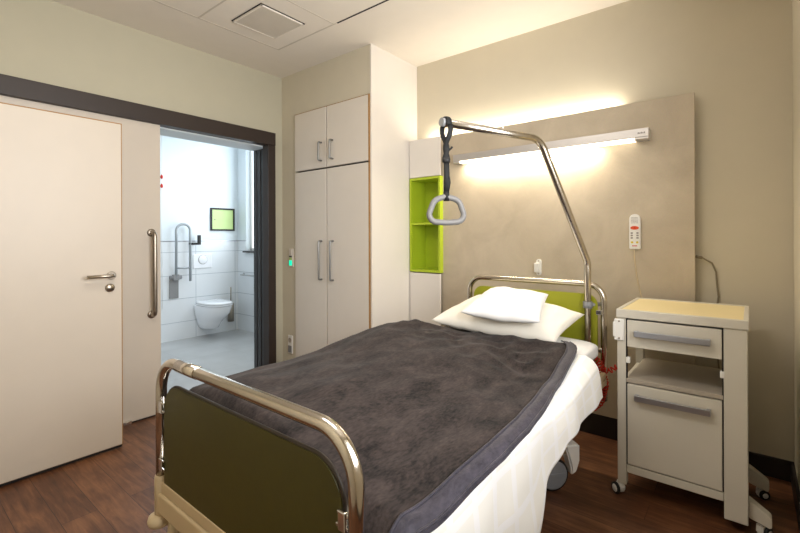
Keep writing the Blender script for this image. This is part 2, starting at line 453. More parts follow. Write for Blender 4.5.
# right wall with its window opening (outside the frame)
b = NB()
WY0, WY1, WZ0, WZ1 = 0.25, 1.95, 1.15, 2.55
box(b, XR, XR+0.25, YR-0.2, WY0, 0, H); box(b, XR, XR+0.25, WY1, YB, 0, H)
box(b, XR, XR+0.25, WY0, WY1, 0, WZ0); box(b, XR, XR+0.25, WY0, WY1, WZ1, H)
struct('wall_right', b, 'wall', 'cream wall strip at the right edge of the photo', 'wall')
b = NB(); box(b, XT, XR+0.25, YR-0.2, YR, 0, H)
struct('wall_rear', b, 'wall', 'cream wall behind the camera', 'wall')
b = NB()
for (a0, a1, c0, c1) in ((WY0, WY1, WZ0, WZ0+.05), (WY0, WY1, WZ1-.05, WZ1), (WY0, WY0+.05, WZ0, WZ1), (WY1-.05, WY1, WZ0, WZ1), (1.08, 1.13, WZ0, WZ1)):
    box(b, XR+0.10, XR+0.16, a0, a1, c0, c1, 0.004)
struct('window_1', b, 'plastic', 'white window frame in the right wall', 'window')

# alcove walls around the built-in wardrobe
OX0, OX1, OZ = -3.455, -2.462, 2.596
b = NB()
box(b, XL, OX0, YW, YB, 0, H)
struct('wall_alcove', b, 'wall', 'cream wall strip left of the built-in wardrobe', 'wall')
b = NB(); box(b, OX0, OX1, YW, YB, OZ, H)
struct('wall_bulkhead', b, 'wall', 'cream wall above the built-in wardrobe', 'wall')

b = NB(); box(b, OX1+0.001, XW, YW-0.004, YB, 0, H)
struct('wall_partition', b, 'white', 'smooth white side of the wardrobe block', 'wall')

b = NB(); box(b, XP-0.4, XR, YB-0.015, YB, 0, 0.115, 0.003); box(b, -2.10, -0.30, YP+0.005, YP+0.025, 0, 0.15, 0.003)
struct('baseboard_back', b, 'baseboard', 'dark baseboard along the head wall', 'baseboard')
b = NB(); box(b, XR-0.015, XR, YR, YB-0.015, 0, 0.115, 0.003)
struct('baseboard_right', b, 'baseboard', 'dark baseboard along the right wall', 'baseboard')
b = NB(); box(b, XL, XL+0.015, 2.56, YW, 0, 0.10, 0.003); box(b, XL+0.015, OX1, YW-0.014, YW, 0, 0.10, 0.003)
box(b, XL, XL+0.012, YR, DY0, 0, 0.10, 0.003)
struct('baseboard_left', b, 'baseboard', 'dark baseboard under the wardrobe and left wall', 'baseboard')

# ------------------------------------------------------------------ bathroom shell
TZ = 1.345
b = NB(); box(b, BX-0.15, BX, 0.6, BY+0.15, TZ, BH); box(b, BX-0.15, BX-0.012, 0.6, BY+0.15, 0, TZ)
struct('wall_bathroom_far', b, 'bathpaint', 'white painted bathroom wall above the tiles behind the toilet', 'wall')
b = NB(); box(b, BX-0.012, BX+0.006, 0.6, BY, 0, TZ)
struct('wall_tiles_far', b, 'bathtile', 'white tiled lower wall behind the toilet', 'wall tiles')
b = NB()
BWX0, BWX1, BWZ0, BWZ1 = -5.87, -4.7, 1.20, 2.90
box(b, BX, BWX0, BY, BY+0.15, 0, BH); box(b, BWX1, XT, BY, BY+0.15, 0, BH)
box(b, BWX0, BWX1, BY, BY+0.15, 0, BWZ0); box(b, BWX0, BWX1, BY, BY+0.15, BWZ1, BH)
struct('wall_bathroom_side', b, 'bathpaint', 'white bathroom wall with the window', 'wall')
b = NB(); box(b, BX+0.006, BWX0, BY-0.006, BY, 0, TZ); box(b, BWX0, BWX1, BY-0.006, BY, 0, BWZ0); box(b, BWX1, XT, BY-0.006, BY, 0, TZ)
struct('wall_tiles_side', b, 'bathtile_side', 'white tiled lower wall under the bathroom window', 'wall tiles')
b = NB(); box(b, BX-0.15, XT, 0.45, 0.6, 0, BH)
struct('wall_bathroom_near', b, 'bathpaint', 'white bathroom wall hidden behind the doors', 'wall')
b = NB(); box(b, BX-0.15, XT, 0.45, BY+0.15, BH, BH+0.1)
struct('ceiling_bathroom', b, 'bathpaint', 'white bathroom ceiling', 'ceiling')
b = NB(); box(b, BX, BX+0.010, 0.6, BY, TZ, TZ+0.012); box(b, BX+0.01, BWX0, BY-0.010, BY, TZ, TZ+0.012)
struct('trim_3', b, 'alu', 'thin metal strip along the top of the bathroom tiles', 'tile trim')
wn = thing('window_2', 'bright frosted bathroom window beside the dark door frame', 'window', (0, 0, 0), kind='structure')
b = NB(); box(b, BWX0, BWX1, BY+0.09, BY+0.10, BWZ0, BWZ1); obj('pane', b, 'windowglow', wn)
b = NB()
for (a0, a1, c0, c1) in ((BWX0, BWX1, BWZ0, BWZ0+.04), (BWX0, BWX1, BWZ1-.04, BWZ1), (BWX0, BWX0+.04, BWZ0, BWZ1), (BWX1-.04, BWX1, BWZ0, BWZ1)):
    box(b, a0, a1, BY+0.07, BY+0.11, c0, c1, 0.004)
obj('window_frame', b, 'plastic', wn)
b = NB(); box(b, BWX0-0.02, BWX1+0.02, BY-0.05, BY+0.07, BWZ0-0.025, BWZ0, 0.004); obj('window_sill', b, 'grey', wn)

# ------------------------------------------------------------------ sliding bathroom door: track, casing, leaf
d1 = thing('door_1', 'cream sliding bathroom door with a long vertical pull bar', 'door', (XL, DY0, 0), kind='structure')
def ch(bm, name, m, par, **k):
    mw = par.location
    shift_mesh(bm, -Vector(mw)); return obj(name, bm, m, par, **k)
b = NB(); box(b, XL+0.004, XL+0.095, -0.30, 2.522, 2.285, 2.41, 0.004); ch(b, 'track_cover', 'brown', d1)
b = NB()
box(b, XL-0.002, XL+0.090, 2.440, 2.522, 0.0, 2.285, 0.003)
ch(b, 'casing', 'brown', d1)
b = NB()
box(b, XT-0.01, XL-0.004, 2.495, 2.515, 0.0, DZ, 0.003)
for k, x in enumerate((XT+0.03, XT+0.10, XT+0.17)):
    box(b, x-0.026, x+0.026, 2.487, 2.497, 0.0, DZ, 0.003)
ch(b, 'jamb', 'grey', d1)
b = NB(); box(b, XT-0.01, XL-0.002, DY0, 2.49, DZ-0.025, DZ-0.001, 0.003); ch(b, 'lintel_lining', 'bathpaint', d1)
b = NB(); box(b, XL+0.015, XL+0.06, 0.02, 1.474, 0.012, 2.35, 0.003); ch(b, 'leaf', 'laminate', d1)
b = NB(); box(b, XL+0.02, XL+0.055, 0.3, 1.46, 0.0, 0.012); ch(b, 'floor_seal', 'gap', d1)
b = NB(); box(b, XL+0.045, XL+0.08, 1.20, 1.26, 0.0, 0.03, 0.004); cyl(b, (XL+0.08, 1.225, 0.015), (XL+0.09, 1.225, 0.015), 0.012); ch(b, 'floor_guide', 'chrome_bright', d1)
b = NB()
yb = 1.405
tube(b, fillet([(XL+0.06, yb, 0.80), (XL+0.125, yb, 0.80), (XL+0.125, yb, 1.435), (XL+0.06, yb, 1.435)], 0.035), 0.017, 14)
for z in (0.80, 1.435): lathe(b, [(0.03, 0), (0.03, 0.006), (0.018, 0.01)], (XL+0.06, yb, z), (1, 0, 0))
o = ch(b, 'pull_bar', 'steel', d1); o['label'] = 'long brushed steel vertical pull bar'

# ------------------------------------------------------------------ hinged entrance door, standing open
d2 = thing('door_2', 'cream hinged room door standing open with a steel lever handle', 'door', (-3.27, -0.15, 0), kind='structure')
b = NB(); box(b, -3.290, -3.2522, -0.15, 1.083, 0.022, 2.156, 0.002); ch(b, 'core', 'edge', d2)
b = NB(); box(b, -3.2518, -3.249, -0.15, 1.076, 0.026, 2.148); ch(b, 'face', 'laminate', d2)
b = NB(); box(b, -3.28, -3.26, -0.15, 1.08, 0.006, 0.021); ch(b, 'drop_seal', 'rubber', d2)
b = NB()
lathe(b, [(0.027, 0), (0.027, 0.007), (0.024, 0.01)], (-3.249, 1.017, 1.150), (1, 0, 0))
tube(b, fillet([(-3.245, 1.017, 1.150), (-3.190, 1.017, 1.150), (-3.188, 0.868, 1.150)], 0.02), 0.011, 12)
ch(b, 'lever_handle', 'steel', d2)
b = NB(); lathe(b, [(0.027, 0), (0.027, 0.008), (0.022, 0.013), (0.0, 0.015)], (-3.249, 1.008, 1.070), (1, 0, 0)); ch(b, 'lock_cover', 'steel', d2)
for z in (0.3, 1.1, 1.9):
    b = NB(); cyl(b, (-3.275, -0.158, z-0.05), (-3.275, -0.158, z+0.05), 0.01); ch(b, 'hinge', 'steel', d2)

# ------------------------------------------------------------------ wardrobe and overhead cabinet
def closet(name, label, cat, z0, z1, hz0, hz1):
    t = thing(name, label, cat, ((OX0+OX1)/2, YW, z0))
    b = NB()
    box(b, OX0+0.004, OX1-0.004, YW+0.012, YB-0.01, z0+0.004, z1-0.004)
    ch(b, 'body', 'gap', t)
    xm = -2.990
    for (xa, xb, hx) in ((OX0+0.006, xm-0.007, xm-0.068), (xm+0.007, OX1-0.012, xm+0.085)):
        b = NB(); box(b, xa, xb, YW-0.018, YW+0.008, z0+0.005, z1-0.005, 0.002)
        shift_mesh(b, -Vector(t.location)); d = obj('door', b, 'closet', t)
        hb = NB()
        tube(hb, fillet([(hx, YW-0.018, hz0), (hx, YW-0.056, hz0), (hx, YW-0.056, hz1), (hx, YW-0.018, hz1)], 0.010, 6), 0.0085, 10)
        shift_mesh(hb, -Vector(t.location)); obj('handle', hb, 'handle', d)
    b = NB(); box(b, OX1-0.011, OX1-0.001, YW-0.016, YW+0.008, z0, z1); 
    if z1 > 2.5: box(b, OX0, OX1-0.001, YW-0.012, YW+0.008, z1-0.004, z1+0.002)
    ch(b, 'edge_strip', 'edge', t)
    return t
closet('wardrobe', 'tall cream two-door built-in wardrobe with long bar handles', 'wardrobe', 0.102, 2.025, 1.01, 1.36)
closet('overhead_cabinet', 'small cream two-door cabinet above the tall wardrobe', 'cabinet', 2.030, 2.590, 2.10, 2.265)

# alarm panel and socket on the filler wall
t = thing('alarm_panel', 'slim cream wall switch with a glowing green display', 'switch panel', (-3.525, YW, 1.11))
b = NB(); box(b, -3.558, -3.492, YW-0.012, YW, 1.105, 1.285, 0.004); ch(b, 'plate', 'closet', t)
b = NB(); box(b, -3.552, -3.508, YW-0.015, YW-0.011, 1.118, 1.168, 0.002); ch(b, 'green_display', 'green_led', t)
b = NB(); box(b, -3.552, -3.508, YW-0.015, YW-0.011, 1.172, 1.197, 0.002); ch(b, 'lower_key', 'pale_green', t)
b = NB(); box(b, -3.552, -3.508, YW-0.015, YW-0.011, 1.200, 1.213, 0.002); ch(b, 'dark_key', 'grey', t)
b = NB(); box(b, -3.552, -3.508, YW-0.016, YW-0.011, 1.222, 1.275, 0.003); ch(b, 'top_key', 'closet', t)
t = thing('wall_socket', 'cream double wall socket low beside the wardrobe', 'socket', (-3.545, YW, 0.235))
b = NB(); box(b, -3.580, -3.510, YW-0.012, YW, 0.245, 0.425, 0.004); ch(b, 'plate', 'plastic', t)
b = NB(); lathe(b, [(0.024, 0.0), (0.024, 0.003), (0.019, 0.003), (0.019, 0.0005), (0, 0.0005)], (-3.545, YW-0.012, 0.378), (0, -1, 0)); ch(b, 'outlet', 'cab_in', t)
b = NB(); box(b, -3.572, -3.518, YW-0.016, YW-0.011, 0.257, 0.325, 0.003); ch(b, 'cover_flap', 'plastic_grey', t)

# ------------------------------------------------------------------ niche cabinet between wardrobe and panel
t = thing('niche_cabinet', 'white tall cabinet with a lime green open niche beside the stone panel', 'cabinet', ((NX0+NX1)/2, YP, 0))
CX0, CX1, YN = -2.440, -2.100, 3.165
PX0 = -2.122
b = NB(); box(b, CX0, CX1-0.003, YN+0.0, YN+0.02, 1.935, 2.277, 0.002); ch(b, 'upper_panel', 'white', t)
b = NB(); box(b, CX0+0.004, CX1-0.006, YN-0.001, YN+0.02, 0.10, 1.068, 0.002); ch(b, 'lower_door', 'white', t)
b = NB(); box(b, CX0+0.004, CX1-0.006, YN+0.012, YN+0.03, 0.0, 0.10); ch(b, 'plinth', 'baseboard', t)
b = NB()
g0, g1, gz0, gz1, gy = CX0+0.002, CX1-0.004, 1.078, 1.93, YB+0.10
box(b, g0, g0+0.018, YN-0.002, gy, gz0, gz1); box(b, g1-0.018, g1, YN-0.002, gy, gz0, gz1)
box(b, g0+0.018, g1-0.018, YN-0.002, gy, gz0, gz0+0.02); box(b, g0+0.018, g1-0.018, YN-0.002, gy, gz1-0.02, gz1)
box(b, g0+0.018, g1-0.018, gy-0.01, gy, gz0+0.02, gz1-0.02)
bmesh.ops.translate(b, verts=b.verts[:], vec=(0, 0, 0))
ch(b, 'niche', 'lime', t)
b = NB(); box(b, g0+0.018, g1-0.018, YN+0.01, gy-0.01, 1.505, 1.523, 0.001); ch(b, 'niche_shelf', 'lime', t)

# ------------------------------------------------------------------ stone-look headboard panel, cove strip, wall lamp
b = NB(); box(b, PX0, XP, YP, YP+0.02, 0.15, 2.277, 0.0015)
tag(obj('wall_panel', b, 'stone'), 'large beige stone-look wall panel behind the head of the bed', 'wall panel')
t = thing('cove_light', 'warm light strip hidden behind the top of the stone panel', 'light strip', (-1.5, YP+0.045, 2.20))
b = NB(); box(b, -2.32, -0.62, YP+0.030, YP+0.060, 2.240, 2.250, 0.002); box(b, -2.32, -0.62, YP+0.0205, YP+0.0295, 2.20, 2.255); ch(b, 'channel', 'alu', t)
b = NB(); box(b, -2.31, -0.63, YP+0.033, YP+0.057, 2.250, 2.256, 0.002); ch(b, 'diffuser', 'ledglow', t)
lo = area('cove_glow', (-1.50, YP+0.048, 2.266), (R(180), 0, 0), 1.6, 0.02, 7.5, (1.0, 0.91, 0.77))

t = thing('wall_lamp', 'long slim metal reading lamp glowing on the stone panel', 'lamp', (-1.22, YP, 2.05))
LX0, LX1, LY = -1.955, -0.499, 3.143
prof = [(YP, 2.086), (LY, 2.086), (LY, 2.034), (LY+0.004, 2.030), (LY+0.004, 2.026), (YP, 2.026)]
b = NB(); prism(b, prof, 'x', LX0, LX1, 0); ch(b, 'housing', 'lampface', t)
b = NB(); prism(b, [(LY+0.003, 2.0298), (LY+0.003, 2.020), (LY+0.012, 2.012), (YP-0.008, 2.012), (YP-0.008, 2.0255), (LY+0.006, 2.0255)], 'x', LX0+0.06, LX1-0.08, 0); ch(b, 'diffuser', 'lampglow', t)
for (xa, xb) in ((LX0, LX0+0.059), (LX1-0.079, LX1)):
    b = NB()
    prism(b, [(LY+0.003, 2.0298), (LY+0.003, 2.020), (LY+0.012, 2.012), (YP, 2.012), (YP, 2.0255), (LY+0.006, 2.0255)], 'x', xa, xb, 0)
    ch(b, 'end_cap', 'lampface', t)
b = NB()
for k in range(5): box(b, -0.560+k*0.0088, -0.560+k*0.0088+0.0062, LY-0.0006, LY+0.001, 2.052, 2.063-(0.003 if k % 2 else 0))
ch(b, 'maker_mark', 'ink', t)
area('reading_light', (-1.33, 3.165, 2.010), (0, 0, 0), 1.05, 0.04, 10, (1.0, 0.89, 0.70))

# ------------------------------------------------------------------ nurse call handset and small holder on the panel
t = thing('call_handset', 'white call handset with red button hanging on the stone panel', 'handset', (-0.588, YP, 1.31))
hx = -0.5875
poly = rrect(hx-0.033, hx+0.033, 1.308, 1.538, (0.008, 0.008, 0.032, 0.032), 8)
b = NB(); prism(b, poly, 'y', YP-0.030, YP-0.004, 0.004); ch(b, 'body', 'plastic', t)
b = NB(); box(b, hx-0.012, hx+0.012, YP-0.006, YP, 1.38, 1.46, 0.002); ch(b, 'wall_hook', 'plastic_grey', t)
b = NB()
for i in range(7):
    for j in range(5): box(b, hx-0.018+i*0.006-0.0018, hx-0.018+i*0.006+0.0018, YP-0.0308, YP-0.0295, 1.478+j*0.0085, 1.4815+j*0.0085)
ch(b, 'speaker_grille', 'plastic_grey', t)
def ellipse_button(b, cx, cz, rx, rz, th=0.004):
    prism(b, [(cx+rx*math.cos(2*PI*k/20), cz+rz*math.sin(2*PI*k/20)) for k in range(20)], 'y', YP-0.030-th, YP-0.0295)
b = NB(); ellipse_button(b, hx, 1.447, 0.025, 0.012); cb = ch(b, 'call_button', 'orange', t)
b = NB(); prism(b, [(hx-0.007, 1.443), (hx+0.007, 1.443), (hx, 1.454)], 'y', YP-0.0348, YP-0.0338); shift_mesh(b, -Vector(t.location)); obj('nurse_symbol', b, 'red', cb)
for i, z in enumerate((1.413, 1.397, 1.381)):
    for x in (hx-0.017, hx+0.017):
        b = NB(); box(b, x-0.0065, x+0.0065, YP-0.033, YP-0.0295, z-0.0045, z+0.0045, 0.001); ch(b, 'key', 'button', t)
for x in (hx-0.015, hx+0.015):
    b = NB(); ellipse_button(b, x, 1.352, 0.007, 0.007, 0.003); o = ch(b, 'light_key', 'yellow', t); o['label'] = 'yellow light key'
b = NB()
for k in range(5): box(b, hx-0.014+k*0.006, hx-0.014+k*0.006+0.0042, YP-0.0308, YP-0.0295, 1.325, 1.333)
ch(b, 'red_lettering', 'red', t)
b = NB(); tube(b, [(hx-0.005, YP-0.018, 1.310), (hx-0.004, YP-0.015, 1.25), (hx+0.002, YP-0.010, 1.18), (hx+0.012, YP-0.008, 1.10), (hx+0.03, YP-0.008, 1.02), (hx+0.05, YP-0.008, 0.93), (hx+0.06, YP-0.008, 0.8)], 0.004, 8); ch(b, 'cable', 'cord', t)

t = thing('magnetic_holder', 'small white holder clip with two screws above the headboard', 'holder', (-1.242, YP, 1.10))
px = -1.240
b = NB()
prism(b, rrect(px-0.020, px+0.020, 1.100, 1.222, 0.018, 8), 'y', YP-0.012, YP, 0.002)
box(b, px-0.028, px+0.008, YP-0.034, YP-0.008, 1.122, 1.194, 0.004)
ch(b, 'clip', 'plastic', t)
for z in (1.209, 1.112):
    b = NB(); lathe(b, [(0.005, 0), (0.005, 0.002), (0.0, 0.003)], (px, YP-0.012, z), (0, -1, 0), 12); ch(b, 'screw', 'steel', t)

b = NB()
tube(b, [(-0.300, YB-0.045, 1.272), (-0.225, YB-0.035, 1.255), (-0.180, YB-0.02, 1.225), (-0.160, YB-0.012, 1.17), (-0.155, YB-0.012, 1.08), (-0.148, YB-0.012, 1.02), (-0.16, YB-0.012, 0.93), (-0.15, YB-0.012, 0.83), (-0.16, YB-0.012, 0.72), (-0.13, YB-0.012, 0.4), (-0.12, YB-0.012, 0.12), (-0.12, YB-0.03, 0.02)], 0.005, 8)
tube(b, [(-0.262, YB-0.040, 1.264), (-0.228, YB-0.036, 1.256)], 0.009, 10)
tag(obj('power_cable', b, 'cablegrey'), 'thin grey-brown cable hanging beside the right edge of the stone panel', 'cable')

t = thing('fill_lamp', 'flat white rectangular fill lamp added on the ceiling above the foot of the bed', 'ceiling lamp', (-1.35, 0.80, H))  # unseen fixture added to brighten the room
b = NB(); box(b, -1.97, -0.73, 0.53, 1.07, 2.955, H, 0.006); ch(b, 'housing', 'plastic', t)
b = NB(); box(b, -1.95, -0.75, 0.55, 1.05, 2.944, 2.955, 0.004); ch(b, 'diffuser', 'ledglow', t)

# ------------------------------------------------------------------ ceiling vent
t = thing('ceiling_vent', 'square grey ventilation grille in the ceiling', 'vent', (-2.795, 1.907, H))
vx0, vx1, vy0, vy1 = -2.977, -2.611, 1.725, 2.089
b = NB()
w = 0.012
for (a0, a1, c0, c1) in ((vx0, vx1, vy0, vy0+w), (vx0, vx1, vy1-w, vy1), (vx0, vx0+w, vy0, vy1), (vx1-w, vx1, vy0, vy1)):
    box(b, a0, a1, c0, c1, H-0.014, H, 0.002)
ch(b, 'frame', 'ceiling', t)
b = NB(); box(b, vx0-0.008, vx1+0.008, vy0-0.008, vy1+0.008, H-0.004, H-0.0005); ch(b, 'seal', 'gap', t)
b = NB()
for k in range(26):
    x = vx0+w+0.004+k*0.0131
    box(b, x, x+0.0095, vy0+w, vy1-w, H-0.012, H-0.006)
ch(b, 'grille', 'joint', t)

# ------------------------------------------------------------------ the bed (local frame: x across, y towards the head)
BO = Vector((-1.1465, 1.740, 0)); BR = 0.0
bed = thing('hospital_bed', 'hospital bed with chrome tube ends and olive green foot panel', 'bed', BO, BR)
HW = 0.4865; HH = 0.460; YF, YH = -1.075, 1.070
def W2L(p):
    return Matrix.Rotation(-BR, 3, 'Z') @ (Vector(p)-BO)
# foot end
b = NB(); tube(b, fillet([(-HW, YF, 0.545), (-HW, YF, 0.962), (HW, YF, 0.962), (HW, YF, 0.545)], 0.115, 12), 0.0185, 18)
o = obj('foot_frame', b, 'chrome', bed); o['label'] = 'polished chrome tube at the foot'
b = NB(); tube(b, [(-HW+0.14, YF, 0.962), (-HW+0.27, YF, 0.962)], 0.0205, 18); obj('grip_sleeve', b, 'chrome', o)
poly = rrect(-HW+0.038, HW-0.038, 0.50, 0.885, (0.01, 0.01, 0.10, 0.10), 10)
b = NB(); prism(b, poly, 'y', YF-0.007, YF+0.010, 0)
fp = obj('foot_panel', b, 'olive', bed); fp['label'] = 'olive green foot panel with its shade painted in'
b = NB()
pp = [(-HW+0.036, 0.50)]+[q for q in rrect(-HW+0.036, HW-0.036, 0.50, 0.887, (0.01, 0.01, 0.10, 0.10), 10)][11:-11 or None]
edge = rrect(-HW+0.037, HW-0.037, 0.50, 0.886, (0.01, 0.01, 0.10, 0.10), 10)
tube(b, [(p[0], YF+0.002, p[1]) for p in edge], 0.006, 8, closed=True)
obj('edge_band', b, 'olive_edge', fp)
for (sx, z) in ((-1, 0.80), (-1, 0.60), (1, 0.775), (1, 0.60)):
    b = NB(); x = sx*(HW-0.03)
    box(b, x-0.022, x+0.022, YF-0.014, YF+0.014, z-0.018, z-0.010, 0.002); box(b, x-0.012, x+0.012, YF-0.018, YF-0.010, z-0.022, z+0.022, 0.003)
    box(b, x-0.018, x+0.018, YF-0.014, YF+0.014, z+0.010, z+0.018, 0.002)
    obj('panel_clip', b, 'chrome_bright', bed)
b = NB(); box(b, -HW-0.005, HW+0.005, YF-0.018, YF+0.022, 0.425, 0.495, 0.006); box(b, -HW+0.02, HW-0.02, YF-0.010, YF+0.022, 0.495, 0.535, 0.004)
obj('foot_crossbar', b, 'bed_beige', bed)
for sx in (-1, 1):
    b = NB(); lathe(b, [(0.018, 0.0), (0.023, 0.004), (0.023, 0.130), (0.021, 0.138), (0.0195, 0.140)], (sx*HW, YF, 0.412)); obj('post_socket', b, 'bed_beige', bed)
    b = NB(); lathe(b, [(0.02, 0), (0.034, 0.006), (0.039, 0.020), (0.034, 0.037), (0.020, 0.044)], (sx*(HW+0.004), YF-0.006, 0.370)); obj('bumper_wheel', b, 'bed_beige', bed)
    b = NB(); tube(b, fillet([(sx*(HW-0.04), YF+0.03, 0.40), (sx*(HW-0.04), YF+0.02, 0.30), (sx*(HW-0.06), YF+0.10, 0.17)], 0.08), 0.022, 12); obj('leg', b, 'bed_beige', bed)
# head end
b = NB(); tube(b, fillet([(-HH, YH, 0.40), (-HH, YH, 1.100), (HH, YH, 1.100), (HH, YH, 0.40)], 0.10, 12), 0.0185, 18)
o = obj('head_frame', b, 'chrome', bed); o['label'] = 'polished chrome tube at the head'
b = NB(); prism(b, rrect(-HH+0.035, HH-0.035, 0.56, 1.038, (0.01, 0.01, 0.07, 0.07), 8), 'y', YH-0.008, YH+0.010, 0.003)
o = obj('head_panel', b, 'headgreen', bed); o['label'] = 'lime green head panel'
for sx in (-1, 1):
    for z in (0.93, 0.70):
        b = NB(); x = sx*(HH-0.026); box(b, x-0.016, x+0.016, YH-0.016, YH+0.014, z-0.014, z+0.014, 0.003); obj('panel_clip', b, 'chrome_bright', bed)
b = NB(); box(b, -HH-0.01, HH+0.02, YH-0.04, YH+0.02, 0.50, 0.57, 0.006); obj('head_crossbar', b, 'bed_beige', bed)
# bed base and side rails
b = NB(); box(b, -0.42, 0.42, YF+0.06, YH-0.06, 0.445, 0.515, 0.006); obj('mattress_platform', b, 'bed_beige', bed)
for sx in (-1, 1):
    b = NB(); x = sx*0.470
    box(b, x-0.018, x+0.018, YF+0.04, YH-0.05, 0.515, 0.545, 0.005); box(b, x-0.014, x+0.014, YF+0.04, YH-0.05, 0.555, 0.585, 0.005)
    box(b, x-0.010, x+0.010, YF+0.04, YH-0.05, 0.54, 0.56)
    obj('side_rail', b, 'bed_beige', bed)
for (sx, y) in ((1, 0.66), (-1, 0.66), (1, -0.82), (-1, -0.82)):
    x = sx*0.345
    b = NB(); tube(b, [(x, y+0.03, 0.20), (x, y+0.03, 0.445)], 0.020, 14); obj('leg', b, 'bed_beige', bed)
    b = NB()
    tb = [(y+0.070, 0.250), (y+0.005, 0.250), (y-0.010, 0.20), (y-0.045, 0.11), (y-0.03, 0.075), (y+0.005, 0.085), (y+0.040, 0.14), (y+0.070, 0.17)]
    prism(b, [(y+0.105, 0.250), (y+0.015, 0.250), (y+0.035, 0.19), (y+0.052, 0.13), (y+0.052, 0.085), (y+0.085, 0.10), (y+0.105, 0.16)], 'x', x-0.036, x+0.036, 0.008)
    turn = Matrix.Translation((x, y+0.03, 0)) @ Matrix.Rotation(R(-40), 4, 'Z') @ Matrix.Translation((-x, -y-0.03, 0))
    def tb_(b): bmesh.ops.transform(b, matrix=turn, verts=b.verts[:])
    tb_(b); fk = obj('caster_fork', b, 'plastic', bed)
    b = NB(); lathe(b, [(0.070, 0), (0.086, 0.002), (0.090, 0.010), (0.090, 0.034), (0.086, 0.042), (0.070, 0.044)], (x-0.022, y-0.045, 0.0905), (1, 0, 0), 40); tb_(b); obj('tyre', b, 'rubber', fk)
    b = NB(); lathe(b, [(0.078, 0), (0.078, 0.002), (0.072, 0.004)], (x+0.0215, y-0.045, 0.0905), (1, 0, 0), 40); box(b, x+0.024, x+0.029, y-0.11, y+0.02, 0.080, 0.101, 0.002)
    tb_(b); obj('wheel_disc', b, 'wheel', fk)

# mattress
def ss(a, b_, x):
    t = max(0, min(1, (x-a)/(b_-a))); return t*t*(3-2*t)
def rise(y): return 0.105*ss(0.15, 0.80, y)
b = NB()
def mat_pt(u, v):
    a = 2*PI*u; e = 4.5
    x = 0.458*abs(math.cos(a))**(2/e)*(1 if math.cos(a) > 0 else -1)
    z = 0.052*abs(math.sin(a))**(2/e)*(1 if math.sin(a) > 0 else -1)
    y = -1.02+v*2.0; k = 1-0.5*max(0, abs(2*v-1)-0.97)/0.03
    zb = 0.636+0.86*rise(y)*(1 if z > 0 else 0.9)
    return (x*(1-0.04*(1-k)), y, zb+z*k)
grid(b, mat_pt, 64, 60)
bmesh.ops.remove_doubles(b, verts=b.verts[:], dist=0.0005); bmesh.ops.holes_fill(b, edges=[e for e in b.edges if e.is_boundary], sides=0)
o = obj('mattress', b, 'sheet'); o.location = BO; o.rotation_euler = (0, 0, BR)
tag(o, 'white sheeted mattress showing at the right of the pillows', 'mattress')

def nz(x, y, s, k=0): return noise.noise(Vector((x*s+k*13.1, y*s+k*7.7, k*3.3)))
def top(x, y):
    z = 0.716+0.75*rise(y)+(0.112-1.3*rise(y))*ss(0.50, -0.15, x)
    z += 0.055*ss(-0.05, -0.45, x)*ss(-0.45, 0.15, y)*ss(0.62, 0.40, y)
    z += 0.012*nz(x, y, 3.2, 1)+0.007*nz(x*1.6, y*0.8, 7, 2)
    z -= 0.02*ss(-0.40, -0.52, x)
    return z
def foot_drop(y):      # bedding turns down in front of the foot panel
    return ss(-0.93, -1.04, y)
def hem(y):
    pts = [(-1.2, 0.26), (-0.36, 0.28), (-0.235, 0.335), (-0.135, 0.47), (0.09, 0.535), (0.45, 0.553), (0.56, 0.575), (1, 0.58)]
    for (a, za), (c, zc) in zip(pts, pts[1:]):
        if y <= c: return za+(zc-za)*max(0, (y-a)/(c-a))
    return pts[-1][1]
def section(s, y):
    """cross-section of the white cover: s 0..1 from left hem to right hem"""
    P = [(-0.560, 0.50), (-0.565, 0.66)]
    P = []
    xs = [-0.52+1.0*k/24 for k in range(25)]
    left = [(-0.563, 0.52), (-0.566, 0.62), (-0.565, 0.70), (-0.553, 0.765)]
    mid = [(x, top(x, y)) for x in xs]
    zr = mid[-1][1]
    h = hem(y)
    flare = 0.0
    right = [(0.515, zr-0.018), (0.538, zr-0.048)]+[(0.540+0.020*k/8, zr-0.06+(h-zr+0.06)*k/8) for k in range(9)]
    P = left+mid+right
    f = s*(len(P)-1); i = min(int(f), len(P)-2); t = f-i
    return P[i][0]*(1-t)+P[i+1][0]*t, P[i][1]*(1-t)+P[i+1][1]*t
def cover_pt(u, v):
    y = -1.045+(0.62+1.045)*v
    x, z = section(u, y)
    if u > 0.70:
        k = ss(0.70, 0.95, u)
        x += 0.008*k*math.sin(y*15+2*nz(y, 0, 3, 4))+0.008*k*nz(y, z, 9, 5)
        z += 0.006*k*math.sin(y*9)
    fd = foot_drop(y)
    z = z-fd*max(0, z-0.60)*0.7
    return (x, y, z)
b = NB(); grid(b, cover_pt, 110, 130, lambda u, v: (u*1.9, v*1.69))
o = obj('bed_cover', b, 'coverlet'); o.location = BO; o.rotation_euler = (0, 0, BR); solid(o, 0.008, -1)
tag(o, 'white patterned bed cover hanging down the right side of the bed', 'bed cover')

